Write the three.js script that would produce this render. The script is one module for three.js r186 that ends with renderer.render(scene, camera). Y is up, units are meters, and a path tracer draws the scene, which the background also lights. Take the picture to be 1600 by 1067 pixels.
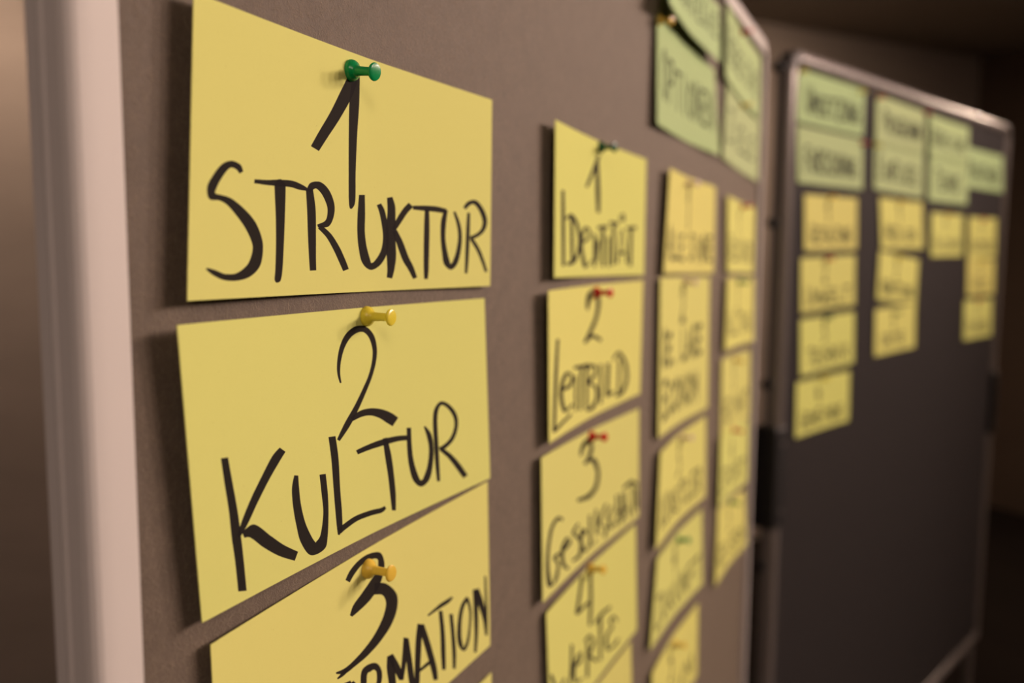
import * as THREE from 'three';
import { mergeGeometries, toCreasedNormals, mergeVertices } from 'three/addons/utils/BufferGeometryUtils.js';
import { RoundedBoxGeometry } from 'three/addons/geometries/RoundedBoxGeometry.js';
import { RectAreaLightUniformsLib } from 'three/addons/lights/RectAreaLightUniformsLib.js';
import { ImprovedNoise } from 'three/addons/math/ImprovedNoise.js';

// ------------------------------------------------------------------ camera, light, exposure
const EYE = 1.72;                                   // height of the lens above the floor
const scene = new THREE.Scene();
scene.background = new THREE.Color(0x000000);
const camera = new THREE.PerspectiveCamera(2 * Math.atan(533.5 / 1472.9) * 180 / Math.PI, 1600 / 1067, 0.02, 40);
camera.position.set(0, EYE, 0);
camera.rotation.order = 'YXZ';
camera.rotation.set(-0.111574, 0, 0.006636);
camera.focus = 0.32;
camera.userData.fStop = 6.1;
scene.add(camera);
const renderer = new THREE.WebGLRenderer({ antialias: true });
renderer.toneMapping = THREE.LinearToneMapping;
renderer.toneMappingExposure = 0.97;
renderer.shadowMap.enabled = true;
RectAreaLightUniformsLib.init();
const FLOODS = [[3.25, -0.2, 98], [3.0, -0.85, 104], [2.74, -1.5, 106], [2.5, -2.1, 100]].map(([x, z, power], i) => ({ at: [x, EYE + 0.83, z], to: [x - 1.02, EYE + 1.0, z + 1.34], w: 0.34, h: 0.3, power, color: [1, 0.735, 0.62], label: `${['first', 'second', 'third', 'fourth'][i]} square flood lamp from the front in the row right of the pinboards` }));
const FILL = { at: [0.34, EYE + 0.75, 1.25], to: [0.1, EYE - 0.1, -0.5], w: 0.4, h: 0.4, power: 7.8, color: [1, 0.735, 0.62] };
const WARM = [1, 0.74, 0.56];
const WASH = [   // recessed spots in the ceiling near the far wall: position, aim, power, cone
  { at: [-1.55, -2.95], to: [-1.78, EYE - 0.4, -3.3], power: 3.2, cone: 1.1, label: 'round recessed ceiling spot at the left end of the far wall' },
  { at: [1.45, -3.9], to: [1.3, EYE - 0.3, -4.9], power: 5.5, cone: 1.3, label: 'round recessed ceiling spot behind the dark pinboard' },
  { at: [3.3, -4.6], to: [2.6, EYE - 0.2, -4.0], power: 7.5, cone: 1.35, label: 'round recessed ceiling spot near the right wall' },
];

// ------------------------------------------------------------------ helpers
const used = {};
const numbered = (n) => { const k = used[n] ?? 0; used[n] = k + 1; return k ? `${n}_${String(k).padStart(3, '0')}` : n; };
function tag(o, label, category, group, kind) {
  if (label) o.userData.label = label;
  if (category) o.userData.category = category;
  if (group) o.userData.group = group;
  if (kind) o.userData.kind = kind;
  return o;
}
function mesh(name, geo, mat, parent = scene) {
  const m = new THREE.Mesh(geo, mat);
  m.name = parent === scene ? numbered(name) : name;
  m.castShadow = m.receiveShadow = true;
  parent.add(m);
  return m;
}
function part(name, geo, mat, parent) {
  let n = 0;
  for (const c of parent.children) if (c.name.replace(/_\d{3}$/, '') === name) n++;
  return mesh(n ? `${name}_${String(n).padStart(3, '0')}` : name, geo, mat, parent);
}
const rng = (s) => () => { s |= 0; s = (s + 0x6d2b79f5) | 0; let t = Math.imul(s ^ (s >>> 15), 1 | s); t = (t + Math.imul(t ^ (t >>> 7), 61 | t)) ^ t; return ((t ^ (t >>> 14)) >>> 0) / 4294967296; };
const noise = new ImprovedNoise();
const box = (x0, x1, y0, y1, z0, z1, r = 0) => {
  const g = r ? new RoundedBoxGeometry(x1 - x0, y1 - y0, z1 - z0, 3, r) : new THREE.BoxGeometry(x1 - x0, y1 - y0, z1 - z0);
  return g.translate((x0 + x1) / 2, (y0 + y1) / 2, (z0 + z1) / 2);
};
const cyl = (r, len, axis, x, y, z, seg = 24) => {
  const g = new THREE.CylinderGeometry(r, r, len, seg);
  if (axis === 'x') g.rotateZ(Math.PI / 2);
  if (axis === 'z') g.rotateX(Math.PI / 2);
  return g.translate(x, y, z);
};
function dataTex(size, fn, srgb, rep = 1) {
  const d = new Uint8Array(size * size * 4);
  for (let y = 0; y < size; y++) for (let x = 0; x < size; x++) {
    const c = fn(x / size, y / size, x, y), i = (y * size + x) * 4;
    d[i] = c[0]; d[i + 1] = c[1]; d[i + 2] = c[2]; d[i + 3] = 255;
  }
  const t = new THREE.DataTexture(d, size, size);
  if (srgb) t.colorSpace = THREE.SRGBColorSpace;
  t.wrapS = t.wrapT = THREE.RepeatWrapping; t.repeat.set(rep, rep);
  t.magFilter = THREE.LinearFilter; t.minFilter = THREE.LinearMipmapLinearFilter; t.generateMipmaps = true; t.needsUpdate = true;
  return t;
}

// ------------------------------------------------------------------ materials
const clampByte = (v) => Math.max(0, Math.min(255, Math.round(v)));
// felt: a mat of fine short fibres lying in all directions
function feltHeight(size, seed, fibres, len) {
  const h = new Float32Array(size * size).fill(0.35), r = rng(seed);
  for (let i = 0; i < fibres; i++) {
    let x = r() * size, y = r() * size, a = r() * 6.283; const v = r() * 0.6 + 0.15, n = len * (0.5 + r());
    for (let k = 0; k < n; k++) {
      const j = ((y | 0) & (size - 1)) * size + ((x | 0) & (size - 1));
      h[j] = h[j] * 0.55 + v * 0.45; x += Math.cos(a); y += Math.sin(a); a += (r() - 0.5) * 0.5;
    }
  }
  return h;
}
function feltMaterial(rgb, seed, contrast, bump, sheen, sheenColor, spec) {
  const S = 1024, h = feltHeight(S, seed, 52000, 16);
  const col = dataTex(S, (u, v, x, y) => {
    const a = u * 6.2832, b = v * 6.2832;
    const m = noise.noise(Math.cos(a) * 2.4 + 7, Math.sin(a) * 2.4 + Math.cos(b) * 2.4, Math.sin(b) * 2.4 + seed) + 0.5 * noise.noise(Math.cos(a) * 7, Math.sin(a) * 7 + Math.cos(b) * 7, Math.sin(b) * 7 + seed);
    const k = 1 + (h[y * S + x] - 0.42) * contrast + m * 0.06;
    return rgb.map((c) => clampByte(c * k));
  }, true);
  const bmp = dataTex(S, (u, v, x, y) => { const c = clampByte(h[y * S + x] * 255); return [c, c, c]; }, false);
  return new THREE.MeshPhysicalMaterial({ map: col, bumpMap: bmp, bumpScale: bump, roughness: 0.72, specularIntensity: spec, sheen, sheenRoughness: 0.8, sheenColor: new THREE.Color(...sheenColor) });
}
const M = {
  feltLight: feltMaterial([102, 90, 77], 11, 0.8, 0.0007, 1.0, [1.0, 0.88, 0.68], 1),
  feltDark: feltMaterial([51, 48, 48], 23, 0.4, 0.0004, 0.35, [0.2, 0.2, 0.2], 0.25),
  whiteFrame: new THREE.MeshPhysicalMaterial({ color: 0xd6d2ce, roughness: 0.6, specularIntensity: 0.5 }),
  aluminium: new THREE.MeshPhysicalMaterial({ color: 0x8c8682, roughness: 0.27, metalness: 0.38 }),
  greyPlastic: new THREE.MeshStandardMaterial({ color: 0x5a5655, roughness: 0.55 }),
  blackPlastic: new THREE.MeshStandardMaterial({ color: 0x100f0f, roughness: 0.6 }),
  lampHousing: new THREE.MeshStandardMaterial({ color: 0x26262a, roughness: 0.5 }),
};
function plaster(rgb, seed, amp) {
  const t = dataTex(512, (u, v) => {
    const a = u * 6.2832, b = v * 6.2832;
    const n = noise.noise(Math.cos(a) * 3, Math.sin(a) * 3 + Math.cos(b) * 3, Math.sin(b) * 3 + seed) * 0.6 + noise.noise(Math.cos(a) * 14, Math.sin(a) * 14 + Math.cos(b) * 14, Math.sin(b) * 14 + seed) * 0.4;
    return rgb.map((c) => clampByte(c * (1 + n * amp)));
  }, true, 1);
  const b = dataTex(512, (u, v) => { const q = u * 6.2832, w = v * 6.2832, c = clampByte(128 + 110 * noise.noise(Math.cos(q) * 22, Math.sin(q) * 22 + Math.cos(w) * 22, Math.sin(w) * 22 + seed)); return [c, c, c]; }, false, 2);
  return new THREE.MeshStandardMaterial({ map: t, bumpMap: b, bumpScale: 0.0008, roughness: 0.92 });
}
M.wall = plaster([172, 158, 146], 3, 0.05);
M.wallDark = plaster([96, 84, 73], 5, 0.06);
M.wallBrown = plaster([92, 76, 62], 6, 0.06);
M.ceiling = plaster([150, 140, 126], 9, 0.05);
M.floor = new THREE.MeshPhysicalMaterial({ specularIntensity: 0.25,
  map: dataTex(512, (u, v) => { const g = noise.noise(u * 40, Math.cos(v * 6.2832) * 1.5, Math.sin(v * 6.2832) * 1.5); return [27 + g * 6, 20 + g * 5, 15 + g * 4].map(clampByte); }, true), roughness: 0.9,
});

// ------------------------------------------------------------------ the room: axes along and across the far wall
const A = new THREE.Vector3(0.862, 0, -0.506), B = new THREE.Vector3(-0.506, 0, -0.862);
const ROOM = { a0: -3.2, a1: 5.71, b0: -3.4, b1: 3.83, h: EYE + 1.15, t: 0.16 };
function slab(name, a0, a1, b0, b1, y0, y1, mat) {
  const g = new THREE.BoxGeometry(a1 - a0, y1 - y0, b1 - b0).translate((a0 + a1) / 2, (y0 + y1) / 2, -(b0 + b1) / 2);
  const m = mesh(name, g, mat);
  m.rotation.y = Math.atan2(-A.z, A.x);             // local x lies along the far wall, local -z points at it
  return tag(m, null, null, null, 'structure');
}
{
  const { a0, a1, b0, b1, h, t } = ROOM;
  slab('floor', a0 - t, a1 + t, b0 - t, b1 + t, -t, 0, M.floor);
  slab('ceiling', a0 - t, a1 + t, b0 - t, b1 + t, h, h + t, M.ceiling);
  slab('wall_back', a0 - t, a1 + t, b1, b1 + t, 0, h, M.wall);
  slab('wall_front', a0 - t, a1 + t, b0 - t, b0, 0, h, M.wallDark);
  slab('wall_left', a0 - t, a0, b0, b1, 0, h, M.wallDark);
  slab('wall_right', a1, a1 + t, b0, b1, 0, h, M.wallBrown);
}

// ------------------------------------------------------------------ lamps
function floodLamp(spec, label, group) {
  const g = new THREE.Group(); g.name = numbered('flood_lamp'); scene.add(g);
  const at = new THREE.Vector3(...spec.at), to = new THREE.Vector3(...spec.to), w = spec.w / 2, h = spec.h / 2;
  g.position.copy(at); g.lookAt(to);                // local +z looks at the boards
  const body = toCreasedNormals(mergeGeometries([new RoundedBoxGeometry(w * 2 + 0.06, h * 2 + 0.06, 0.078, 3, 0.02).translate(0, 0, -0.051),
    ...[-1, 1].map((k) => box(k * (w + 0.018) - 0.012, k * (w + 0.018) + 0.012, -h - 0.03, h + 0.03, -0.014, 0.006).toNonIndexed()),
    ...[-1, 1].map((k) => box(-w - 0.006, w + 0.006, k * (h + 0.018) - 0.012, k * (h + 0.018) + 0.012, -0.014, 0.006).toNonIndexed())]), 0.5);
  part('housing', body, M.lampHousing, g);
  part('diffuser', box(-w, w, -h, h, -0.012, -0.004), new THREE.MeshStandardMaterial({ color: 0xffffff, roughness: 0.6, emissive: new THREE.Color(...spec.color), emissiveIntensity: 6 }), g);
  const drop = ROOM.h - at.y, up = new THREE.Vector3(0, 1, 0).applyQuaternion(g.quaternion.clone().invert());
  const start = new THREE.Vector3(0, 0, -0.085);
  const stem = new THREE.TubeGeometry(new THREE.LineCurve3(start, start.clone().addScaledVector(up, drop + 0.02)), 1, 0.012, 12);
  part('stem', stem, M.lampHousing, g);
  tag(g, label, 'lamp', group);
  const l = new THREE.RectAreaLight(new THREE.Color(...spec.color), spec.power, spec.w, spec.h);
  l.position.copy(at); l.lookAt(to); scene.add(l);
  l.name = 'flood_light';
}
for (const spec of FLOODS) floodLamp(spec, spec.label);
floodLamp(FILL, 'single square flood lamp hanging behind the camera on a ceiling stem');
for (const spec of WASH) {
  const g = new THREE.Group(); g.name = numbered('recessed_spot'); scene.add(g);
  g.position.set(spec.at[0], ROOM.h, spec.at[1]);
  part('trim_ring', new THREE.LatheGeometry([[0.062, 0], [0.08, 0], [0.08, -0.006], [0.066, -0.008], [0.062, 0]].map(([x, y]) => new THREE.Vector2(x, y)), 40), M.whiteFrame, g);
  part('lens', new THREE.CylinderGeometry(0.06, 0.06, 0.004, 32).translate(0, -0.003, 0), new THREE.MeshStandardMaterial({ color: 0xffffff, emissive: new THREE.Color(...WARM), emissiveIntensity: 8 }), g);
  tag(g, spec.label, 'lamp');
  const s = new THREE.SpotLight(new THREE.Color(...WARM), spec.power, 0, spec.cone, 0.9, 2);
  s.position.set(spec.at[0], ROOM.h - 0.02, spec.at[1]); s.target.position.set(...spec.to);
  s.castShadow = true; s.shadow.radius = 3; s.name = 'spot_light'; s.target.name = 'spot_aim'; scene.add(s, s.target);
}

// ------------------------------------------------------------------ the two pinboards
// a board's own axes: x along the felt, y up (0 at lens height), z out of the felt
const BOARD = {
  1: { O: [-0.09789, 0.24337], angle: 0.39035 },
  2: { O: [0.38528, 1.34742], angle: 0.71081 },
};
function boardSpace(o, b, s, h, n) {
  const { O, angle } = BOARD[b];
  o.rotation.y = Math.PI / 2 - angle;
  o.position.set(O[0] + s * Math.sin(angle) + n * Math.cos(angle), EYE + h, -(O[1] + s * Math.cos(angle) - n * Math.sin(angle)));
  return o;
}
// sweep a frame profile [out, n] along a path of [x, y, nx, ny] (point on the inner edge, outward direction)
function sweep(path, profile) {
  const P = [], I = [], m = profile.length;
  for (const [x, y, nx, ny] of path) for (const [o, n] of profile) P.push(x + nx * o, y + ny * o, n);
  for (let i = 0; i + 1 < path.length; i++) for (let j = 0; j < m; j++) {
    const a = i * m + j, b = i * m + (j + 1) % m, c = a + m, d = b + m;
    I.push(a, c, b, b, c, d);
  }
  for (const e of [0, path.length - 1]) {
    const tri = THREE.ShapeUtils.triangulateShape(profile.map(([o, n]) => new THREE.Vector2(o, n)), []);
    for (const [a, b, c] of tri) e ? I.push(e * m + a, e * m + b, e * m + c) : I.push(a, c, b);
  }
  const g = new THREE.BufferGeometry();
  g.setAttribute('position', new THREE.Float32BufferAttribute(P, 3)); g.setIndex(I);
  return toCreasedNormals(g, 0.6);
}
function frame(root, x0, x1, y0, y1, profile, radius, mat, corner) {
  const r = radius, w = Math.max(...profile.map((p) => p[0])), ri = Math.max(0.001, r - w);
  // inner edge rectangle x0..x1, y0..y1; its corners are rounded by ri
  const arc = (cx, cy, from) => Array.from({ length: 13 }, (_, i) => { const a = from + i * Math.PI / 24; return [cx + ri * Math.cos(a), cy + ri * Math.sin(a), Math.cos(a), Math.sin(a)]; });
  const line = (ax, ay, bx, by, nx, ny) => Array.from({ length: 9 }, (_, i) => [ax + (bx - ax) * i / 8, ay + (by - ay) * i / 8, nx, ny]);
  part('frame_rail', sweep(line(x1, y0 + ri, x1, y1 - ri, 1, 0), profile), mat, root);
  part('frame_rail', sweep(line(x1 - ri, y1, x0 + ri, y1, 0, 1), profile), mat, root);
  part('frame_rail', sweep(line(x0, y1 - ri, x0, y0 + ri, -1, 0), profile), mat, root);
  part('frame_rail', sweep(line(x0 + ri, y0, x1 - ri, y0, 0, -1), profile), mat, root);
  part('frame_corner', sweep(arc(x1 - ri, y1 - ri, 0), profile), corner[0], root);
  part('frame_corner', sweep(arc(x0 + ri, y1 - ri, Math.PI / 2), profile), corner[1], root);
  part('frame_corner', sweep(arc(x0 + ri, y0 + ri, Math.PI), profile), corner[2], root);
  part('frame_corner', sweep(arc(x1 - ri, y0 + ri, -Math.PI / 2), profile), corner[3], root);
}
function feltPanel(x0, x1, y0, y1, depth) {
  const g = new RoundedBoxGeometry(x1 - x0, y1 - y0, depth, 2, 0.0012).translate((x0 + x1) / 2, (y0 + y1) / 2, -depth / 2);
  const p = g.attributes.position, uv = new Float32Array(p.count * 2);
  for (let i = 0; i < p.count; i++) { uv[i * 2] = p.getX(i) / 0.16; uv[i * 2 + 1] = p.getY(i) / 0.16; }   // the felt texture repeats every 16 cm
  g.setAttribute('uv', new THREE.BufferAttribute(uv, 2));
  return g;
}
function stand(root, x, z, from, mat, floor) {
  part('leg', mergeGeometries([box(x - 0.012, x + 0.012, floor + 0.03, from, z - 0.008, z + 0.008, 0.005)]), mat, root);
  const f = part('foot', box(x - 0.02, x + 0.02, floor, floor + 0.03, z - 0.15, z + 0.15, 0.01), mat, root);
  for (const k of [-1, 1]) part('end_cap', box(x - 0.021, x + 0.021, floor, floor + 0.031, z + k * 0.145 - 0.012, z + k * 0.145 + 0.012, 0.006), M.blackPlastic, f);
}
{
  const b = boardSpace(new THREE.Group(), 1, 0, 0, 0); b.name = numbered('pinboard'); scene.add(b);
  tag(b, 'light grey felt pinboard with white frame, nearest and largest, full of yellow cards', 'pinboard');
  const x0 = -0.0067, x1 = 1.1114, y0 = -0.969, y1 = 0.2385;
  part('felt_panel', feltPanel(x0 - 0.002, x1 + 0.002, y0 - 0.002, y1 + 0.002, 0.006), M.feltLight, b);
  const prof = [[0, -0.006], [0, 0.0045], [0.0003, 0.0053], [0.0009, 0.006], [0.0086, 0.00625], [0.0135, 0.006], [0.015, 0.0056], [0.0161, 0.0047], [0.0168, 0.0034], [0.017, 0.002],
    [0.017, -0.0006], [0.0175, -0.001], [0.0177, -0.0016], [0.0175, -0.0022], [0.017, -0.0026], [0.017, -0.0062], [0.0165, -0.0068], [0.012, -0.007]];
  frame(b, x0, x1, y0, y1, prof, 0.03, M.whiteFrame, [M.whiteFrame, M.whiteFrame, M.whiteFrame, M.whiteFrame]);
  stand(b, x0 - 0.008, -0.018, -0.7, M.aluminium, -EYE);
  stand(b, x1 - 0.03, -0.018, -0.7, M.aluminium, -EYE);
}
{
  const b = boardSpace(new THREE.Group(), 2, 0, 0, 0); b.name = numbered('pinboard'); scene.add(b);
  tag(b, 'dark grey felt folding pinboard with aluminium frame, standing behind at the right', 'pinboard');
  const x0 = 0.0128, x1 = 1.158, y0 = -0.962, y1 = 0.2395, w = 0.0225;
  part('felt_panel', feltPanel(x0 - 0.002, x1 + 0.002, y0 - 0.002, y1 + 0.002, 0.012), M.feltDark, b);
  const prof = [[0, -0.016], [0, 0.0005]];
  for (let i = 0; i <= 10; i++) { const a = Math.PI - i * Math.PI / 10; prof.push([w / 2 + (w / 2) * Math.cos(a), 0.0005 + 0.0075 * Math.sin(a)]); }
  prof.push([w, -0.014], [w - 0.003, -0.0165]);
  frame(b, x0, x1, y0, y1, prof, 0.03, M.aluminium, [M.aluminium, M.greyPlastic, M.greyPlastic, M.greyPlastic]);
  for (const [hx0, hx1, hy] of [[-0.022, 0.0165, -0.347], [1.156, 1.192, -0.388]]) {
    const h = part('hinge_cover', box(hx0, hx1, hy - 0.075, hy + 0.075, -0.026, 0.011, 0.005), M.blackPlastic, b);
    for (const k of [-0.05, 0.05]) part('screw', cyl(0.004, 0.003, 'z', (hx0 + hx1) / 2, hy + k, 0.0117), M.greyPlastic, h);
  }
  for (const y of [0.235, 0.02, -0.21, -0.48]) part('bolt', cyl(0.007, 0.014, 'x', x0 - w - 0.006, y, -0.009), M.blackPlastic, b);
  stand(b, x0 - w / 2, -0.012, -0.87, M.aluminium, -EYE);
  stand(b, x1 + w / 2, -0.012, -0.87, M.aluminium, -EYE);
}

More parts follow.
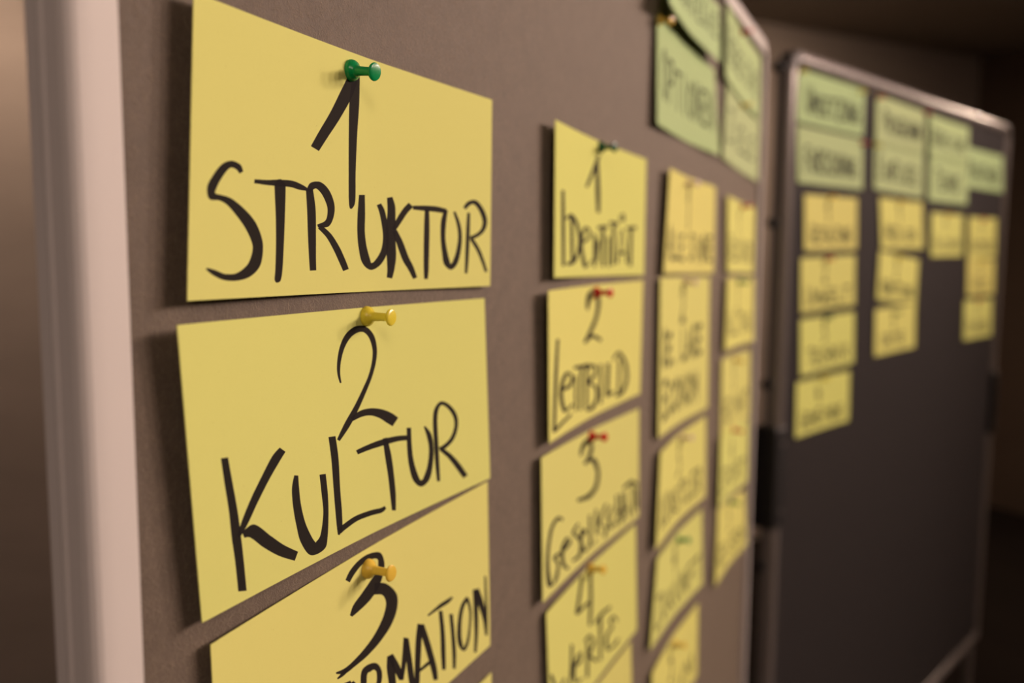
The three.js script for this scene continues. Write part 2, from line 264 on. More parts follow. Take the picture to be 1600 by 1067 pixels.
// ------------------------------------------------------------------ handwriting
// traced marker strokes: for each point of a stroke both sides of the ink, u in 1/2000 of the card's width, v in 1/1000 of its height
const INK = {
  A1: [
    [583,419,631,432,628,358,682,372,697,269,761,281,762,171,837,179,811,97,874,100],
    [886,88,837,96,885,200,819,209,874,340,818,347,868,491,821,496,868,613,825,615,846,648,833,648],
    [213,563,230,553,197,550,215,531,175,546,174,523,156,558,132,540,129,591,96,579,109,626,71,622,107,641,81,661,132,644,124,663,178,653,159,676,237,684,202,710,291,727,243,751,324,780,273,794,333,827,282,826,320,886,268,868,273,924,243,894,210,938,203,913,148,934,153,913,103,917,112,900,73,898,76,892],
    [285,576,283,590,345,573,344,591,410,566,408,590,479,563,473,588,531,572,521,594,566,583,561,595],
    [420,563,404,565,439,576,388,583,445,591,386,596,444,700,395,702,441,804,399,804,436,898,398,896,427,941,395,936,408,950,402,948],
    [598,582,558,588,617,663,567,668,622,772,575,774,624,854,583,855,627,905,589,906],
    [562,592,586,601,585,562,606,584,645,554,625,583,699,583,656,604,732,637,686,646,728,688,688,684,697,728,673,708,633,734,628,723],
    [653,724,633,738,713,757,685,772,766,807,730,821,804,857,765,868,832,901,795,910],
    [933,583,893,586,937,666,885,668,937,742,885,745,951,805,896,812,976,860,922,875,986,876,981,906,1012,864,1049,884,1051,820,1096,829,1064,763,1105,762,1053,704,1094,699,1035,652,1074,643,1017,622,1047,612],
    [1127,578,1088,585,1148,615,1092,622,1152,655,1092,657,1153,748,1083,750,1161,842,1092,843,1150,906,1098,903,1134,946,1095,941],
    [1286,614,1250,596,1240,646,1203,631,1194,691,1157,679,1155,729,1128,721],
    [1164,725,1132,734,1211,779,1165,791,1256,848,1208,861,1294,893,1252,905,1325,944,1293,951],
    [1285,608,1284,626,1380,602,1377,627,1474,600,1468,627,1565,607,1558,630],
    [1415,616,1379,618,1421,707,1375,708,1420,807,1374,807,1418,907,1377,906,1412,953,1382,953],
    [1577,614,1546,612,1564,669,1518,668,1557,749,1516,751,1578,822,1530,827,1602,870,1550,882,1606,880,1612,909,1627,867,1671,878,1660,808,1701,811,1674,739,1710,738,1659,679,1691,673,1625,620,1646,615],
    [1786,615,1757,616,1785,729,1747,730,1778,837,1743,836,1766,929,1740,928],
    [1719,590,1743,600,1763,558,1783,576,1845,547,1824,569,1921,587,1876,601,1961,649,1912,653,1933,704,1896,695,1862,738,1842,723,1793,753,1782,737],
    [1816,743,1786,754,1884,798,1851,807,1934,862,1902,868,1969,920,1942,925],
  ],
  A2: [
    [802,301,813,301,789,257,808,259,795,205,819,210,819,148,848,158,862,102,892,120,929,76,942,103,1001,83,982,105,1050,123,1015,131,1066,181,1034,180,1056,237,1028,232,1023,302,998,294,975,364,948,352,918,428,887,413,858,485,824,466,808,521,783,506,777,541,760,531],
    [859,456,871,474,927,439,940,467,1002,441,999,473,1079,459,1055,494,1145,487,1103,523,1192,517,1147,549],
    [167,467,135,463,178,556,142,550,191,661,152,653,198,761,155,751,202,850,162,839,205,969,166,956],
    [452,513,423,490,418,541,380,514,357,595,322,572,294,660,261,638,234,728,207,709,194,764,181,755],
    [204,749,214,773,266,740,244,783,345,811,303,840,409,868,377,899,482,920,460,949],
    [513,622,491,615,513,672,473,662,517,741,472,732,535,820,483,814,566,888,502,890,587,919,554,960,589,917,638,962,619,895,662,914,644,813,676,823,642,735,680,743,637,650,675,656],
    [752,515,707,510,762,613,716,605,760,742,718,733,762,840,720,830,757,912,723,901,737,936,726,931],
    [724,904,746,932,764,898,783,923,850,887,864,912,948,892,957,917,1023,902,1033,926,1058,902,1068,917],
    [881,604,892,624,953,598,964,622,1061,594,1071,623,1174,600,1179,626,1253,612,1255,636],
    [1103,593,1071,591,1127,682,1080,676,1139,784,1095,777,1144,872,1102,863,1138,945,1109,937],
    [1287,582,1252,576,1286,675,1248,668,1298,756,1254,751,1330,833,1282,836,1348,853,1345,884,1369,843,1415,868,1407,789,1450,803,1424,712,1465,720,1409,645,1450,645,1389,596,1402,595],
    [1481,892,1508,897,1472,807,1508,814,1468,699,1507,706,1468,584,1506,592,1486,524,1520,536,1546,496,1551,515,1628,529,1601,540,1685,588,1648,589,1691,649,1657,641,1650,709,1619,693,1575,740,1552,719,1521,742,1508,723],
    [1534,727,1511,738,1620,783,1586,794,1698,852,1654,861,1768,928,1724,935],
  ],
  A3: [
    [749,81,778,104,784,51,816,79,847,30,872,59,923,29,937,61,1004,55,979,75,1034,112,987,96,1025,161,976,132,989,213,922,161,923,247,862,190,844,262,799,218,788,267,772,253],
    [957,183,951,236,1046,224,1006,260,1122,306,1032,291,1124,379,1037,331,1077,440,1004,384,992,481,939,431,889,502,854,461,792,504,771,475,730,501,717,474,668,470,666,462],
    [753,500,733,476,717,505,702,486,677,500,672,492],
    [833,676,876,701,837,565,882,594,877,544,909,589,954,572,935,594,995,637,954,620,981,697,948,671,931,720,906,691,878,705,867,680],
    [891,695,865,690,944,781,908,773,986,861,955,854],
    [1084,603,1037,581,1095,670,1032,640,1101,743,1043,715,1108,874,1059,848],
    [1082,590,1040,583,1132,676,1081,665,1167,761,1128,751],
    [1130,749,1160,768,1152,658,1189,680,1169,551,1202,569],
    [1211,576,1178,562,1235,701,1188,680,1255,826,1206,804,1272,916,1229,896],
    [1333,560,1287,535,1320,644,1269,617,1308,740,1259,714,1295,851,1251,826,1282,910,1243,886],
    [1343,562,1293,548,1381,653,1328,638,1421,763,1367,745,1450,855,1397,834,1458,925,1419,908],
    [1250,782,1259,795,1300,781,1315,800,1371,780,1389,803,1407,787,1416,798],
    [1376,529,1384,539,1431,524,1446,542,1492,520,1512,546,1556,524,1577,550,1606,529,1616,540],
    [1512,567,1477,553,1530,699,1489,681,1534,817,1491,796,1533,909,1499,892],
    [1610,629,1576,615,1626,745,1589,729,1636,868,1598,850,1628,953,1601,939],
    [1779,615,1749,591,1729,639,1693,616,1699,702,1661,682,1692,793,1648,773,1706,856,1666,844,1704,872,1722,897,1743,848,1770,865,1769,773,1792,785,1776,689,1801,699,1746,605,1776,614],
    [1871,600,1818,579,1873,715,1823,694,1866,860,1828,842,1846,968,1820,954],
    [1882,598,1821,584,1933,704,1869,686,1966,821,1921,805,1971,924,1946,914],
    [1946,911,1971,923,1948,783,1976,795,1947,666,1972,676,1945,551,1966,560],
    [776,576,761,552,719,574,684,541,701,632,659,608,716,694,685,696,748,709,775,742,785,673,819,697,789,609,822,622,762,564,784,566],
    [597,545,554,524,610,651,566,628,615,761,577,739],
    [549,523,566,550,602,526,619,554,649,533,663,555],
    [572,615,587,642,631,628,644,650],
    [452,526,412,506,459,620,419,597,464,736,428,715],
    [450,520,414,512,496,620,457,608,530,728,498,715],
    [497,711,530,732,495,614,525,631,493,511,521,527],
    [372,502,334,482,379,599,341,577,383,718,348,696],
  ],
  B1: [
    [626,358,677,360,756,233,827,234,884,101,942,100],
    [907,124,852,131,932,264,842,274,952,401,855,409,952,523,882,527],
    [181,425,126,430,200,647,132,650,205,924,149,925],
    [362,596,304,600,380,744,315,747,389,894,330,895],
    [206,607,237,619,329,570,303,597,466,619,399,631,544,728,476,731,512,831,447,826,405,905,347,888,257,921,236,901],
    [534,758,562,769,678,719,725,728,697,671,751,666,672,658,635,641,603,707,537,705,591,803,523,807,680,916,616,936,777,874,816,887],
    [827,932,877,932,809,686,872,683],
    [872,685,809,688,905,786,821,789,921,890,843,892],
    [850,890,914,892,917,727,958,728],
    [906,626,911,649,1123,609,1129,637],
    [1058,646,979,650,1062,928,1003,928],
    [1173,696,1113,698,1186,928,1132,928],
    [1161,576,1153,595,1358,573,1346,603],
    [1287,600,1219,603,1284,916,1229,915],
    [1318,899,1374,902,1442,623,1444,650,1602,898,1551,901],
    [1390,804,1391,826,1541,803,1542,823],
    [1481,496,1431,500,1503,560,1446,564],
    [1411,513,1376,516,1431,561,1389,565],
    [1541,603,1546,626,1773,585,1780,613],
    [1686,620,1610,623,1686,922,1619,922],
  ],
  B2: [
    [754,173,810,179,764,73,845,86,915,30,903,55,1051,103,973,103,1018,242,945,231,898,346,826,328,758,425,701,410],
    [716,389,763,418,897,370,900,397,1092,425,1062,444],
    [196,334,146,327,160,607,98,597,123,951,67,937],
    [67,927,111,952,230,908,267,928,425,882,459,900],
    [229,673,256,696,385,669,444,694,425,622,484,627,381,600,347,576,300,643,231,626,275,736,198,725,337,832,292,849,458,815,494,835],
    [557,634,509,627,559,891,511,882],
    [493,559,504,581,842,582,857,613],
    [686,594,623,584,672,906,616,895],
    [807,610,743,601,802,918,744,907],
    [780,598,798,622,964,609,915,623,989,689,928,673,874,732,780,719,1013,784,944,784,1032,884,964,867,925,948,860,916,775,934,756,912],
    [1106,625,1046,618,1109,935,1061,927],
    [1267,638,1198,628,1249,899,1179,886],
    [1174,873,1213,905,1348,869,1377,893],
    [1510,638,1451,630,1500,936,1448,927],
    [1324,611,1363,628,1466,565,1446,594,1646,677,1573,676,1695,827,1618,813,1591,928,1520,901,1427,941,1389,915],
  ],
  B3: [
    [706,150,750,163,733,80,799,106,878,54,877,96,990,140,915,126,930,219,860,193,837,252,780,226],
    [826,208,837,236,1022,241,954,256,1115,371,1043,357,1076,486,1008,458,920,533,865,490,669,494,648,467],
    [357,547,380,532,302,516,269,486,195,542,147,520,130,659,80,639,118,806,56,784,167,934,96,927,204,914,253,941,257,834,303,850,186,754,251,780,287,749,321,774],
    [288,768,320,789,479,735,530,761,469,716,436,691,389,764,329,739,403,871,338,854,487,939,446,939],
    [697,674,659,654,608,712,544,695,756,822,685,806,732,929,670,898,572,923,539,897],
    [655,764,698,793,784,752,845,782,783,746,735,723,754,831,688,812,824,916,802,933,869,889,909,911],
    [933,674,887,661,953,929,901,917,1023,899,1056,922],
    [1063,668,1019,656,1083,869,1033,857,1119,851,1143,870],
    [1273,683,1230,665,1143,804,1084,786,1284,881,1219,869,1231,955,1180,934],
    [1397,736,1360,720,1332,808,1270,789,1379,906,1338,916,1437,878,1470,896],
    [1501,668,1453,655,1509,942,1461,927],
    [1603,679,1554,666,1616,942,1566,927],
    [1461,815,1493,838,1577,809,1605,829],
    [1608,923,1658,939,1669,672,1695,695,1802,947,1751,935],
    [1646,828,1668,848,1748,832,1770,852],
    [1615,628,1649,655,1822,617,1841,657,1993,697,1963,710],
    [1880,677,1827,664,1890,945,1837,930],
    [1969,724,1915,711,1984,921,1930,907],
  ],
  B4: [
    [757,29,698,5,688,171,625,143,626,273,563,243],
    [563,237,610,275,727,251,766,284,892,273,927,302],
    [949,80,882,55,947,294,874,265,905,487,844,459],
    [73,472,25,454,122,558,68,537,160,641,137,645,205,627,242,655,304,617,299,631,347,703,371,730,412,646,463,674,450,432,501,457],
    [505,621,536,649,625,641,673,673,644,600,679,596,586,610,537,579,530,687,463,653,563,771,524,772,675,802,696,826],
    [838,594,782,569,837,738,776,708,822,877,761,846],
    [742,539,784,571,867,544,871,572,988,652,926,626,924,701,868,665,837,705,787,668],
    [844,697,806,702,1043,837,1008,842],
    [973,497,1013,526,1133,476,1181,514,1336,500,1368,528],
    [1147,522,1081,495,1122,877,1067,851],
    [1478,699,1519,704,1418,644,1417,617,1366,649,1309,622,1404,715,1353,690,1315,729,1264,697,1269,770,1201,738,1297,853,1244,851,1381,868,1418,899,1508,863,1547,891],
  ],
};
// a plain marker alphabet for the cards that stand further away: polylines in a unit box
const GLYPH = {
  A: [[0, 1, 0.5, 0, 1, 1], [0.2, 0.65, 0.8, 0.6]], B: [[0.1, 0, 0.1, 1], [0.1, 0, 0.75, 0.05, 0.75, 0.4, 0.15, 0.5, 0.85, 0.6, 0.8, 0.95, 0.1, 1]], C: [[0.9, 0.12, 0.5, 0, 0.1, 0.3, 0.1, 0.75, 0.5, 1, 0.95, 0.85]],
  D: [[0.1, 0, 0.1, 1], [0, 0.02, 0.6, 0.05, 0.95, 0.45, 0.7, 0.9, 0, 1]], E: [[0.9, 0, 0.1, 0.03, 0.1, 1, 0.95, 0.95], [0.1, 0.5, 0.75, 0.45]], F: [[0.9, 0, 0.1, 0.04, 0.1, 1], [0.1, 0.5, 0.7, 0.45]],
  G: [[0.9, 0.1, 0.5, 0, 0.1, 0.4, 0.15, 0.85, 0.6, 1, 0.9, 0.8, 0.9, 0.55, 0.55, 0.55]], H: [[0.1, 0, 0.1, 1], [0.9, 0, 0.9, 1], [0.1, 0.5, 0.9, 0.45]], I: [[0.5, 0, 0.5, 1]], K: [[0.1, 0, 0.1, 1], [0.9, 0, 0.15, 0.55, 0.95, 1]],
  L: [[0.1, 0, 0.1, 1, 0.9, 0.95]], M: [[0, 1, 0.1, 0, 0.5, 0.7, 0.9, 0, 1, 1]], N: [[0.05, 1, 0.1, 0, 0.9, 1, 0.95, 0]], O: [[0.5, 0, 0.1, 0.3, 0.1, 0.75, 0.5, 1, 0.9, 0.7, 0.9, 0.25, 0.5, 0]], P: [[0.1, 1, 0.1, 0, 0.7, 0, 0.9, 0.25, 0.7, 0.5, 0.1, 0.55]],
  R: [[0.1, 1, 0.1, 0, 0.7, 0, 0.85, 0.25, 0.6, 0.5, 0.15, 0.52, 0.95, 1]], S: [[0.9, 0.1, 0.5, 0, 0.15, 0.2, 0.4, 0.45, 0.85, 0.65, 0.75, 0.95, 0.3, 1, 0, 0.88]], T: [[0, 0.02, 1, 0], [0.5, 0, 0.5, 1]], U: [[0.1, 0, 0.1, 0.7, 0.45, 1, 0.85, 0.75, 0.9, 0]],
  V: [[0, 0, 0.5, 1, 1, 0]], W: [[0, 0, 0.25, 1, 0.5, 0.3, 0.75, 1, 1, 0]], Z: [[0.05, 0, 0.95, 0, 0.05, 1, 1, 0.97]], '-': [[0.2, 0.55, 0.8, 0.5]], '.': [[0.4, 0.95, 0.5, 1]], ' ': [],
  1: [[0.1, 0.4, 0.6, 0, 0.6, 1]], 2: [[0.1, 0.3, 0.4, 0, 0.85, 0.2, 0.7, 0.55, 0.1, 1, 0.55, 0.92, 0.95, 1]], 3: [[0.15, 0.2, 0.5, 0, 0.8, 0.15, 0.35, 0.45, 0.8, 0.6, 0.75, 0.88, 0.15, 1]], 4: [[0.3, 0, 0.1, 0.6, 0.9, 0.55], [0.75, 0.25, 0.7, 1]], 5: [[0.85, 0, 0.25, 0.03, 0.2, 0.42, 0.7, 0.4, 0.85, 0.75, 0.5, 1, 0.1, 0.95]],
};
const DOTTED = { 'Ä': 'A', 'Ö': 'O', 'Ü': 'U' };
function word(ctx, text, x, y, w, h, lw, slope, rand) {
  ctx.lineWidth = lw; ctx.lineCap = 'round'; ctx.lineJoin = 'round';
  const step = w / text.length;
  [...text].forEach((c, i) => {
    const g = GLYPH[DOTTED[c] ?? c] ?? [], big = i === 0 ? 1.25 : 1, gx = x + i * step + step * 0.08, gw = step * 0.8, gh = h * big * (0.92 + rand() * 0.16), gy = y + slope * i * step + (h - gh) + (rand() - 0.5) * h * 0.06;
    for (const s of g) {
      ctx.beginPath();
      for (let k = 0; k < s.length; k += 2) { const px = gx + s[k] * gw + (rand() - 0.5) * gw * 0.06, py = gy + s[k + 1] * gh; k ? ctx.lineTo(px, py) : ctx.moveTo(px, py); }
      ctx.stroke();
    }
    if (DOTTED[c]) for (const k of [0.25, 0.75]) { ctx.beginPath(); ctx.moveTo(gx + k * gw, gy - h * 0.25); ctx.lineTo(gx + k * gw, gy - h * 0.14); ctx.stroke(); }
  });
}
function spline(ctx, pts, first) {
  first ? ctx.moveTo(pts[0][0], pts[0][1]) : ctx.lineTo(pts[0][0], pts[0][1]);
  for (let i = 0; i + 1 < pts.length; i++) {
    const a = pts[Math.max(0, i - 1)], b = pts[i], c = pts[i + 1], d = pts[Math.min(pts.length - 1, i + 2)];
    ctx.bezierCurveTo(b[0] + (c[0] - a[0]) / 6, b[1] + (c[1] - a[1]) / 6, c[0] - (d[0] - b[0]) / 6, c[1] - (d[1] - b[1]) / 6, c[0], c[1]);
  }
}
const INK_RGB = '30,25,26';
const PAPER = { y: [228, 230, 136], g: [188, 212, 156] };
function cardTexture(key, kind, W, H, lines, seed) {
  const c = document.createElement('canvas'); c.width = W; c.height = H;
  const ctx = c.getContext('2d'), rand = rng(seed);
  const [r, g, b] = PAPER[kind].map((v) => v * (0.985 + rand() * 0.03));
  ctx.fillStyle = `rgb(${r | 0},${g | 0},${b | 0})`; ctx.fillRect(0, 0, W, H);
  for (let i = 0; i < W * H / 260; i++) {                                // paper fibres: tiny lighter and darker flecks
    const d = rand() < 0.5; ctx.fillStyle = d ? 'rgba(120,100,40,0.05)' : 'rgba(255,250,215,0.07)';
    ctx.fillRect(rand() * W, rand() * H, 1 + rand() * 3, 1 + rand() * 2);
  }
  for (let i = 0; i < 9; i++) { ctx.fillStyle = 'rgba(110,85,30,0.22)'; ctx.beginPath(); ctx.arc(rand() * W, rand() * H, W * 0.0007, 0, 7); ctx.fill(); }   // specks
  ctx.fillStyle = `rgba(${INK_RGB},0.95)`; ctx.strokeStyle = `rgba(${INK_RGB},0.95)`;
  for (const st of INK[key] ?? []) {
    const L = [], R = [];
    for (let i = 0; i < st.length; i += 4) { L.push([st[i] * W / 2000, st[i + 1] * H / 1000]); R.push([st[i + 2] * W / 2000, st[i + 3] * H / 1000]); }
    ctx.beginPath(); spline(ctx, L, true); spline(ctx, R.reverse(), false); ctx.closePath(); ctx.fill();
  }
  for (const [text, x, y, w, h, slope] of lines) word(ctx, text, x * W, y * H, w * W, h * H, H * ({ G: 0.04, H: 0.058, I: 0.046, J: 0.046 }[key[0]] ?? 0.04), (slope ?? 0) * H / W, rand);
  const t = new THREE.CanvasTexture(c); t.colorSpace = THREE.SRGBColorSpace; t.anisotropy = 8;
  return t;
}

// ------------------------------------------------------------------ the cards
// a thin bent sheet: corners [x, y] on its board, lift of each corner in mm, base gap and hang in mm, bend line (share of the width)
function cardGeometry(P, L, base, hang, cx, cy, NU, NV) {
  const up = 0.5, T = 0.00035, pos = [], uv = [], idx = [];
  const at = (u, v) => {
    const x = P[0] * (1 - u) * (1 - v) + P[2] * u * (1 - v) + P[4] * u * v + P[6] * (1 - u) * v, y = P[1] * (1 - u) * (1 - v) + P[3] * u * (1 - v) + P[5] * u * v + P[7] * (1 - u) * v;
    const n = u < up ? (L[0] * (1 - v) + L[3] * v) * ((up - u) / up) ** 1.4 : (L[1] * (1 - v) + L[2] * v) * ((u - up) / (1 - up)) ** 1.4;
    return [x - cx, y - cy, (base + n + hang * v) / 1000];
  };
  for (const back of [0, 1]) for (let j = 0; j <= NV; j++) for (let i = 0; i <= NU; i++) {
    const [x, y, z] = at(i / NU, j / NV); pos.push(x, y, z - back * T);
    back ? uv.push(0.004, 0.004) : uv.push(i / NU, 1 - j / NV);
  }
  const m = NU + 1, K = m * (NV + 1);
  for (let j = 0; j < NV; j++) for (let i = 0; i < NU; i++) {
    const a = j * m + i, b = a + 1, c = a + m, d = c + 1;
    idx.push(a, c, b, b, c, d, K + a, K + b, K + c, K + b, K + d, K + c);
  }
  const rim = [];
  for (let i = 0; i < NU; i++) rim.push(i); for (let j = 0; j < NV; j++) rim.push(j * m + NU);
  for (let i = NU; i > 0; i--) rim.push(NV * m + i); for (let j = NV; j > 0; j--) rim.push(j * m);
  const e0 = pos.length / 3;
  for (const r of rim) { for (const o of [0, K]) { pos.push(pos[(r + o) * 3], pos[(r + o) * 3 + 1], pos[(r + o) * 3 + 2]); uv.push(0.004, 0.004); } }
  for (let i = 0; i < rim.length; i++) { const a = e0 + i * 2, b = e0 + ((i + 1) % rim.length) * 2; idx.push(a, b, a + 1, b, b + 1, a + 1); }
  const g = new THREE.BufferGeometry();
  g.setAttribute('position', new THREE.Float32BufferAttribute(pos, 3)); g.setAttribute('uv', new THREE.Float32BufferAttribute(uv, 2)); g.setIndex(idx); g.computeVertexNormals();
  return g;
}
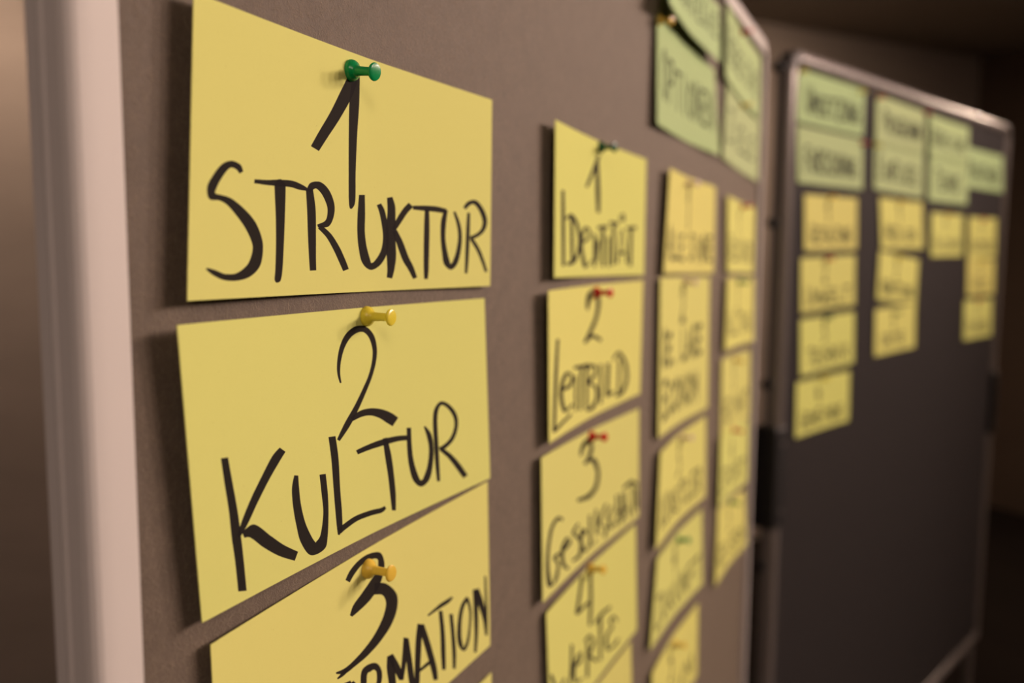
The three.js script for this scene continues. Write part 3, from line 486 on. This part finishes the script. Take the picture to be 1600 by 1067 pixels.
// board, corners, lifts, base, hang, pins [x, y, z, tilt x, tilt y, colour], paper
const CARDS = {
  A1: [1, [0.0196, 0.0639, 0.2255, 0.0632, 0.2217, -0.0237, 0.0133, -0.018], [5.0, 1.5, 2.0, 4.5], 0.7, 0.6, [[0.1036, 0.0572, 0.0012, -0.13, -0.12, 'green']], 'y'],
  A2: [1, [0.0076, -0.024, 0.2175, -0.0293, 0.2226, -0.1171, 0.0163, -0.1096], [6.5, 1.5, 2.0, 3.5], 0.7, 0.6, [[0.1129, -0.0299, 0.0007, -0.02, -0.00, 'yellow']], 'y'],
  A3: [1, [0.0208, -0.1181, 0.222, -0.1187, 0.2235, -0.2022, 0.0223, -0.2016], [3.0, 1.5, 2.0, 3.0], 0.7, 0.6, [[0.1116, -0.1259, 0.0009, -0.06, -0.01, 'amber']], 'y'],
  B1: [1, [0.3006, 0.0624, 0.5166, 0.0579, 0.5104, -0.0289, 0.3026, -0.0228], [6.0, 1.0, 2.0, 5.0], 0.7, 0.6, [[0.4004, 0.0567, 0.0009, -0.25, -0.05, 'dark_green']], 'y'],
  B2: [1, [0.2925, -0.0294, 0.5112, -0.0328, 0.5067, -0.119, 0.2973, -0.1149], [6.0, 2.0, 2.0, 5.0], 0.7, 0.6, [[0.3961, -0.0361, 0.0008, -0.18, 0.02, 'red']], 'y'],
  B3: [1, [0.2896, -0.1214, 0.5071, -0.1305, 0.5111, -0.2166, 0.2925, -0.2056], [4.0, 2.0, 2.0, 4.0], 0.7, 0.6, [[0.3901, -0.1296, 0.0008, -0.23, 0.10, 'red']], 'y'],
  B4: [1, [0.3029, -0.2158, 0.5041, -0.2209, 0.5129, -0.3093, 0.3118, -0.3043], [3.0, 2.0, 2.0, 3.0], 0.7, 0.6, [[0.3933, -0.2196, 0.0008, -0.25, 0.15, 'amber']], 'y'],
  C1: [1, [0.5736, 0.0555, 0.7969, 0.0513, 0.7975, -0.0372, 0.5621, -0.029], [6.0, 2.0, 2.0, 5.0], 0.7, 0.6, [[0.6637, 0.0475, 0.0013, -0.25, 0.01, 'clear']], 'y'],
  C2: [1, [0.5581, -0.0322, 0.7801, -0.0406, 0.7861, -0.1767, 0.5616, -0.1646], [4.0, 2.0, 2.0, 4.0], 0.7, 0.6, [[0.6696, -0.0405, 0.0007, -0.25, -0.01, 'clear']], 'y'],
  C3: [1, [0.5689, -0.1781, 0.7818, -0.1848, 0.7885, -0.2717, 0.5546, -0.257], [5.0, 2.0, 2.0, 6.0], 0.7, 0.6, [[0.6709, -0.186, 0.0008, -0.25, 0.15, 'clear']], 'y'],
  C4: [1, [0.571, -0.2698, 0.7745, -0.2819, 0.7879, -0.3674, 0.5504, -0.3422], [4.0, 2.0, 2.0, 4.0], 0.7, 0.6, [[0.6689, -0.2832, 0.0008, -0.25, 0.15, 'green']], 'y'],
  C5: [1, [0.5625, -0.3672, 0.7701, -0.3822, 0.7718, -0.4626, 0.5642, -0.4475], [4.0, 2.0, 2.0, 4.0], 0.7, 0.6, [[0.6643, -0.3839, 0.0008, -0.25, 0.15, 'amber']], 'y'],
  D1: [1, [0.8592, 0.0454, 1.086, 0.0392, 1.0853, -0.047, 0.8731, -0.0384], [4.0, 1.5, 1.5, 3.0], 0.7, 0.6, [[0.9836, 0.0369, 0.0008, 0.10, 0.15, 'red']], 'y'],
  D2: [1, [0.8701, -0.0446, 1.0969, -0.0534, 1.1075, -0.1393, 0.8631, -0.1259], [5.0, 1.5, 1.5, 5.0], 0.7, 0.6, [[0.9782, -0.0535, 0.0008, 0.10, -0.04, 'lime']], 'y'],
  D3: [1, [0.8615, -0.1352, 1.0849, -0.149, 1.1024, -0.2412, 0.8799, -0.2273], [3.0, 1.5, 0.8, 1.2], 0.7, 0.0, [[0.9638, -0.1476, 0.0008, 0.10, -0.15, 'amber']], 'y'],
  D4: [1, [0.8558, -0.2222, 1.0789, -0.2404, 1.0803, -0.3263, 0.8485, -0.3013], [3.0, 1.5, 1.5, 4.0], 3.0, 0.6, [[0.957, -0.2322, 0.0031, 0.10, -0.15, 'red']], 'y'],
  D5: [1, [0.867, -0.3083, 1.0819, -0.3385, 1.1082, -0.4232, 0.8526, -0.3934], [3.0, 1.5, 1.5, 4.0], 0.8, 0.6, [[0.9648, -0.3247, 0.0009, 0.10, -0.15, 'lime']], 'y'],
  G1: [1, [0.5435, 0.2194, 0.7756, 0.2257, 0.7516, 0.1673, 0.5098, 0.1691], [4.0, 3.0, 1.0, 7.0], 2.0, 9.0, [], 'g'],
  G2: [1, [0.5319, 0.1659, 0.7763, 0.1652, 0.795, 0.0827, 0.5292, 0.0853], [3.0, 1.0, 5.0, 5.0], 0.7, 0.6, [[0.5365, 0.1631, 0.0036, -0.25, -0.15, 'amber']], 'g'],
  G3: [1, [0.8185, 0.2383, 1.0825, 0.2295, 1.0732, 0.1502, 0.8073, 0.1628], [3.0, 1.0, 2.0, 4.0], 1.8, 2.0, [[0.9287, 0.2307, 0.0021, 0.10, 0.15, 'red']], 'g'],
  G4: [1, [0.8391, 0.1627, 1.1027, 0.152, 1.0862, 0.0722, 0.8231, 0.083], [3.0, 1.0, 3.0, 3.0], 0.7, 0.6, [[0.9533, 0.1529, 0.0009, 0.10, 0.15, 'amber']], 'g'],
  H1: [2, [0.0203, 0.2377, 0.2713, 0.2379, 0.2681, 0.1636, 0.0171, 0.1634], [2.0, 2.0, 2.0, 2.0], 0.8, 2.0, [[0.25, 0.2318, 0.0025, -0.25, -0.15, 'yellow'], [0.0252, 0.2338, 0.0028, -0.25, -0.15, 'yellow']], 'g'],
  H2: [2, [0.0234, 0.1591, 0.2732, 0.1589, 0.2807, 0.0788, 0.0309, 0.079], [2.0, 2.0, 2.0, 2.0], 0.7, 0.6, [[0.268, 0.1531, 0.0026, -0.25, -0.13, 'red']], 'g'],
  H3: [2, [0.3201, 0.2363, 0.5698, 0.2327, 0.5696, 0.157, 0.32, 0.1606], [2.0, 2.0, 2.0, 2.0], 2.0, 2.0, [[0.3279, 0.2315, 0.004, -0.25, -0.15, 'red'], [0.5668, 0.2307, 0.004, -0.25, -0.15, 'red']], 'g'],
  H4: [2, [0.3259, 0.1651, 0.5777, 0.1593, 0.5843, 0.0762, 0.3326, 0.082], [2.0, 2.0, 2.0, 2.0], 0.7, 0.6, [[0.3272, 0.1535, 0.0028, -0.25, -0.15, 'yellow']], 'g'],
  H5: [2, [0.5949, 0.2303, 0.8486, 0.2288, 0.8514, 0.1565, 0.5977, 0.158], [2.0, 2.0, 2.0, 2.0], 2.4, 2.0, [], 'g'],
  H6: [2, [0.611, 0.1644, 0.863, 0.1635, 0.8702, 0.0714, 0.6181, 0.0722], [2.0, 2.0, 2.0, 2.0], 1.0, 0.6, [], 'g'],
  H7: [2, [0.8252, 0.1904, 1.1341, 0.1894, 1.1526, 0.1075, 0.8437, 0.1084], [0.2, 2.0, 2.0, 0.2], 0.4, 0.6, [], 'g'],
  I1: [2, [0.058, 0.0632, 0.2608, 0.0642, 0.2673, -0.0179, 0.0645, -0.0189], [2.0, 2.0, 2.0, 2.0], 0.7, 0.6, [[0.1556, 0.0633, 0.0007, -0.25, -0.06, 'amber']], 'y'],
  I2: [2, [0.0541, -0.0295, 0.264, -0.0273, 0.2704, -0.1086, 0.0605, -0.1109], [2.0, 2.0, 2.0, 2.0], 0.7, 0.6, [[0.1536, -0.0317, 0.0008, -0.25, 0.03, 'red']], 'y'],
  I3: [2, [0.0608, -0.1207, 0.2716, -0.1207, 0.2781, -0.206, 0.0673, -0.2061], [2.0, 2.0, 2.0, 2.0], 0.7, 0.6, [[0.1586, -0.1234, 0.0008, -0.25, 0.12, 'dark_green']], 'y'],
  I4: [2, [0.057, -0.2144, 0.2645, -0.2178, 0.2671, -0.3025, 0.0596, -0.2992], [2.0, 2.0, 2.0, 2.0], 0.7, 0.6, [[0.1566, -0.2191, 0.0007, -0.25, 0.15, 'yellow']], 'y'],
  J1: [2, [0.3616, 0.069, 0.5847, 0.0673, 0.6038, -0.0194, 0.3807, -0.0176], [2.0, 2.0, 2.0, 2.0], 0.7, 0.6, [[0.4641, 0.0663, 0.0008, -0.25, -0.06, 'amber']], 'y'],
  J2: [2, [0.3744, -0.0208, 0.581, -0.0396, 0.5761, -0.1236, 0.3695, -0.1048], [2.0, 2.0, 2.0, 2.0], 1.0, 0.6, [[0.4683, -0.0338, 0.0011, -0.25, 0.03, 'yellow']], 'y'],
  J3: [2, [0.3682, -0.122, 0.5786, -0.1233, 0.5845, -0.2063, 0.3741, -0.205], [2.0, 2.0, 2.0, 2.0], 0.6, 0.6, [[0.468, -0.1353, 0.0007, -0.25, 0.13, 'dark_green']], 'y'],
  K1: [2, [0.6416, 0.0503, 0.8489, 0.0498, 0.8606, -0.0357, 0.6534, -0.0352], [2.0, 2.0, 2.0, 2.0], 0.7, 0.6, [[0.7438, 0.0485, 0.0007, -0.25, -0.04, 'amber']], 'y'],
  L1: [2, [0.8922, 0.0465, 1.1112, 0.0471, 1.1196, -0.0417, 0.9005, -0.0423], [2.0, 2.0, 2.0, 2.0], 1.4, 0.6, [[0.9968, 0.0427, 0.0015, -0.25, -0.03, 'red']], 'y'],
  L2: [2, [0.9025, -0.0417, 1.1214, -0.0475, 1.1304, -0.1276, 0.9115, -0.1217], [2.0, 2.0, 2.0, 2.0], 0.7, 0.6, [[1.0045, -0.0491, 0.0008, -0.25, 0.04, 'yellow']], 'y'],
  L3: [2, [0.8977, -0.1317, 1.1203, -0.1373, 1.1283, -0.2246, 0.9057, -0.219], [2.0, 2.0, 2.0, 2.0], 0.7, 0.6, [[0.9982, -0.136, 0.0008, -0.25, 0.10, 'red']], 'y'],
  A4: [1, [0.0265, -0.2181, 0.2277, -0.2186, 0.2292, -0.3022, 0.028, -0.3016], [3.0, 1.5, 2.0, 3.0], 0.7, 0.6, [], 'y'],
  B5: [1, [0.2971, -0.3084, 0.4983, -0.3135, 0.5071, -0.4019, 0.3059, -0.3969], [3.0, 2.0, 2.0, 3.0], 0.7, 0.6, [], 'y'],
};
// what stands on the far cards (words that the blur leaves legible only in outline) as [text, x, y, width, height, slope]
const WORDS = {
  C1: [['1', 0.42, 0.14, 0.09, 0.38], ['ALLE SINNE', 0.04, 0.6, 0.92, 0.26]], C2: [['2', 0.42, 0.1, 0.1, 0.2], ['OE. LAGE', 0.05, 0.36, 0.8, 0.2], ['ECONOMY', 0.06, 0.7, 0.86, 0.19]], C3: [['3', 0.4, 0.14, 0.1, 0.32], ['KÜNSTLER', 0.06, 0.6, 0.86, 0.26]],
  C4: [['4', 0.38, 0.16, 0.1, 0.3], ['ZUKUNFT', 0.06, 0.58, 0.9, 0.28]], C5: [['5', 0.38, 0.2, 0.1, 0.3], ['RAUM', 0.12, 0.6, 0.8, 0.26]],
  D1: [['1', 0.42, 0.14, 0.09, 0.34], ['GESUND', 0.04, 0.56, 0.9, 0.26]], D2: [['2', 0.4, 0.14, 0.09, 0.34], ['ALLTAG', 0.06, 0.54, 0.86, 0.26]], D3: [['3', 0.4, 0.14, 0.09, 0.34], ['HEIMAT', 0.06, 0.58, 0.88, 0.28]], D4: [['4', 0.4, 0.2, 0.09, 0.3], ['SPORT', 0.06, 0.58, 0.86, 0.26]], D5: [['5', 0.4, 0.16, 0.09, 0.3], ['REISEN', 0.06, 0.58, 0.86, 0.26]],
  G1: [['STRATEGIE', 0.06, 0.2, 0.9, 0.44]], G2: [['OPTIONEN', 0.06, 0.32, 0.88, 0.4]], G3: [['BEREICHE', 0.06, 0.34, 0.86, 0.36]], G4: [['ZIELE', 0.1, 0.36, 0.78, 0.36]],
  H1: [['UMSETZUNG', 0.12, 0.4, 0.82, 0.38]], H2: [['FORSCHUNG', 0.1, 0.4, 0.8, 0.38]], H3: [['PROGRAMM', 0.14, 0.36, 0.78, 0.4]], H4: [['EINFLUSS', 0.06, 0.38, 0.82, 0.38]], H5: [['BEREICHE', 0.06, 0.4, 0.86, 0.34]], H6: [['TEAMS', 0.16, 0.4, 0.64, 0.34]], H7: [['PARTNER', 0.12, 0.42, 0.8, 0.36]],
  I1: [['1', 0.4, 0.14, 0.09, 0.34], ['GESTALTUNG', 0.1, 0.6, 0.8, 0.26]], I2: [['2', 0.4, 0.14, 0.09, 0.34], ['UMWELT', 0.08, 0.62, 0.84, 0.28]], I3: [['3', 0.4, 0.14, 0.1, 0.34], ['TECHNIK', 0.14, 0.6, 0.76, 0.26]], I4: [['4', 0.36, 0.22, 0.1, 0.24], ['GEMEINDE', 0.08, 0.62, 0.8, 0.24]],
  J1: [['1', 0.42, 0.14, 0.08, 0.34], ['MEDIEN', 0.1, 0.6, 0.74, 0.24]], J2: [['2', 0.42, 0.16, 0.08, 0.34], ['VERMITTLUNG', 0.08, 0.62, 0.84, 0.24]], J3: [['3', 0.42, 0.2, 0.08, 0.3], ['ORTE', 0.14, 0.6, 0.6, 0.24]],
  K1: [['1', 0.42, 0.14, 0.08, 0.3], ['BILDUNG', 0.1, 0.6, 0.84, 0.24]], L1: [['1', 0.42, 0.16, 0.08, 0.3], ['PARTNER', 0.08, 0.6, 0.84, 0.24]], L2: [['2', 0.42, 0.16, 0.08, 0.3], ['GELD', 0.2, 0.58, 0.56, 0.24]], L3: [['3', 0.42, 0.18, 0.08, 0.3], ['PLANUNG', 0.1, 0.58, 0.8, 0.26]],
};
const LABELS = {
  A1: 'yellow card with black marker writing 1 STRUKTUR, the nearest card at top', A2: 'yellow card with black marker writing 2 KULTUR, below the STRUKTUR card', A3: 'yellow card with a bold marker 3 and INFORMATION, below the KULTUR card', A4: 'yellow card under the INFORMATION card, only its top right corner in view',
  B1: 'yellow card reading 1 IDENTITÄT in thin marker, top of its column', B2: 'yellow card reading 2 LEITBILD in thin marker, below the IDENTITÄT card', B3: 'yellow card reading 3 GESELLSCHAFT in thin marker, below the LEITBILD card', B4: 'yellow card reading 4 WERTE in thin marker, below the GESELLSCHAFT card', B5: 'yellow card under the WERTE card, cut by the bottom of the picture',
  C1: 'yellow card right of the IDENTITÄT card, below the green cards', C2: 'tall yellow card with two lines of writing, right of the LEITBILD card', C3: 'yellow card right of the GESELLSCHAFT card, directly under the tall yellow card', C4: 'yellow card right of the WERTE card with a green pin at its top', C5: 'lowest yellow card of the third column on the light board',
  D1: 'top yellow card beside the right frame of the light board', D2: 'second yellow card from the top beside the right frame of the light board', D3: 'third yellow card from the top beside the right frame of the light board', D4: 'fourth yellow card from the top beside the right frame of the light board', D5: 'lowest yellow card beside the right frame of the light board',
  G1: 'green card curling away from the light board over a black shadow gap', G2: 'green card on the light board below the black shadow gap', G3: 'green card in the top right corner of the light board with a red pin', G4: 'lower green card beside the right frame of the light board',
  H1: 'top left green card on the dark board', H2: 'green card under the top left green card of the dark board', H3: 'upper green card of the second column on the dark board', H4: 'lower green card of the second column on the dark board', H5: 'upper green card of the third column on the dark board', H6: 'lower green card of the third column on the dark board', H7: 'single green card at the right frame of the dark board',
  I1: 'top yellow card of the first column on the dark board', I2: 'second yellow card of the first column on the dark board, under a red pin', I3: 'third yellow card of the first column on the dark board', I4: 'lowest yellow card of the first column on the dark board, near the black hinge', J1: 'top yellow card of the second column on the dark board', J2: 'middle, tilted yellow card of the second column on the dark board', J3: 'lowest yellow card of the second column on the dark board',
  K1: 'only yellow card of the third column on the dark board', L1: 'top yellow card of the rightmost column on the dark board', L2: 'middle yellow card of the rightmost column on the dark board', L3: 'lowest yellow card of the rightmost column on the dark board',
};
const PIN_AT = {
  A1: 'STRUKTUR card', A2: 'KULTUR card', A3: 'INFORMATION card', B1: 'IDENTITÄT card', B2: 'LEITBILD card', B3: 'GESELLSCHAFT card', B4: 'WERTE card', C1: 'yellow card right of the IDENTITÄT card', C2: 'tall two-line yellow card', C3: 'yellow card under the tall two-line card', C4: 'yellow card right of the WERTE card', C5: 'lowest yellow card of the third column, light board', D1: 'top yellow card beside the light board right frame', D2: 'second yellow card beside the light board right frame', D3: 'third yellow card beside the light board right frame', D4: 'fourth yellow card beside the light board right frame', D5: 'lowest yellow card beside the light board right frame', G2: 'green card below the black gap', G3: 'top right green card of the light board', G4: 'lower right green card of the light board', H1: 'top left green card of the dark board', H2: 'second green card, first column, dark board', H3: 'upper green card, second column, dark board', H4: 'lower green card, second column, dark board', I1: 'top yellow card, first column, dark board', I2: 'second yellow card, first column, dark board', I3: 'third yellow card, first column, dark board', I4: 'lowest yellow card, first column, dark board', J1: 'top yellow card, second column, dark board', J2: 'middle yellow card, second column, dark board', J3: 'lowest yellow card, second column, dark board', K1: 'only yellow card, third column, dark board', L1: 'top yellow card, rightmost column, dark board', L2: 'middle yellow card, rightmost column, dark board', L3: 'lowest yellow card, rightmost column, dark board',
};
const GROUPS = { A: 'yellow cards in the first column of the light board', B: 'yellow cards in the second column of the light board', C: 'yellow cards in the third column of the light board', D: 'yellow cards in the fourth column of the light board', G: 'green cards at the top of the light board', H: 'green cards at the top of the dark board', I: 'yellow cards on the dark board', J: 'yellow cards on the dark board', K: 'yellow cards on the dark board', L: 'yellow cards on the dark board' };

const pinProfile = [[0.0001, 0], [3.5, 0], [3.75, 0.2], [3.8, 0.5], [3.7, 0.75], [3.78, 0.95], [3.65, 1.5], [3.3, 2.1], [2.75, 2.6], [2.2, 3.0], [1.8, 3.5], [1.65, 4.4], [1.55, 6.4], [1.48, 8.8], [1.55, 9.6], [1.8, 10], [2.6, 10.2], [2.98, 10.35], [3.14, 10.65], [3.1, 10.95], [2.88, 11.35], [2.45, 11.75], [1.9, 12.05], [1.3, 12.28], [0.65, 12.41], [0.0001, 12.45]];
const pinGeo = toCreasedNormals(new THREE.LatheGeometry(pinProfile.map(([x, y]) => new THREE.Vector2(x / 1000, y / 1000)), 40).rotateX(Math.PI / 2), 0.9);
const PLASTIC = { green: [0x0a9a56, 'green'], dark_green: [0x0a5a36, 'dark green'], lime: [0x3f9a3c, 'green'], yellow: [0xeee048, 'yellow'], amber: [0xf2d052, 'amber yellow'], red: [0xd0160f, 'red'], clear: [0xe6d3c4, 'white'] };
for (const k in PLASTIC) PLASTIC[k][2] = new THREE.MeshPhysicalMaterial({ color: PLASTIC[k][0], roughness: 0.25, specularIntensity: 0.9 });
let seed = 100;
for (const [key, [b, P, L, base, hang, pins, paper]] of Object.entries(CARDS)) {
  const near = key === 'A1' || key === 'A2' || key === 'A3', mid = key[0] === 'B';
  const W = near ? 2048 : mid ? 1024 : 512, H = near ? 860 : mid ? 430 : 216;
  const cx = (P[0] + P[2] + P[4] + P[6]) / 4, cy = (P[1] + P[3] + P[5] + P[7]) / 4;
  const tex = cardTexture(key, paper, W, H, WORDS[key] ?? [], seed++);
  const m = mesh(paper === 'g' ? 'green_card' : 'yellow_card', cardGeometry(P, L, base, hang, cx, cy, near ? 32 : 16, near ? 12 : 6), new THREE.MeshPhysicalMaterial({ map: tex, roughness: 0.9, specularIntensity: 0.3 }));
  boardSpace(m, b, cx, cy, 0);
  tag(m, LABELS[key], 'card', GROUPS[key[0]]);
  pins.forEach(([x, y, z, tx, ty, colour], i) => {
    const p = mesh('push_pin', pinGeo, PLASTIC[colour][2]);
    boardSpace(p, b, x, y, z);
    p.quaternion.multiply(new THREE.Quaternion().setFromUnitVectors(new THREE.Vector3(0, 0, 1), new THREE.Vector3(tx, ty, 1).normalize()));
    const side = pins.length > 1 ? (x < cx ? 'left corner of ' : 'right corner of ') : '';
    tag(p, `${PLASTIC[colour][1]} push pin in the ${side}${PIN_AT[key]}`, 'push pin', b === 1 ? 'push pins on the light board' : 'push pins on the dark board');
  });
}
renderer.render(scene, camera);
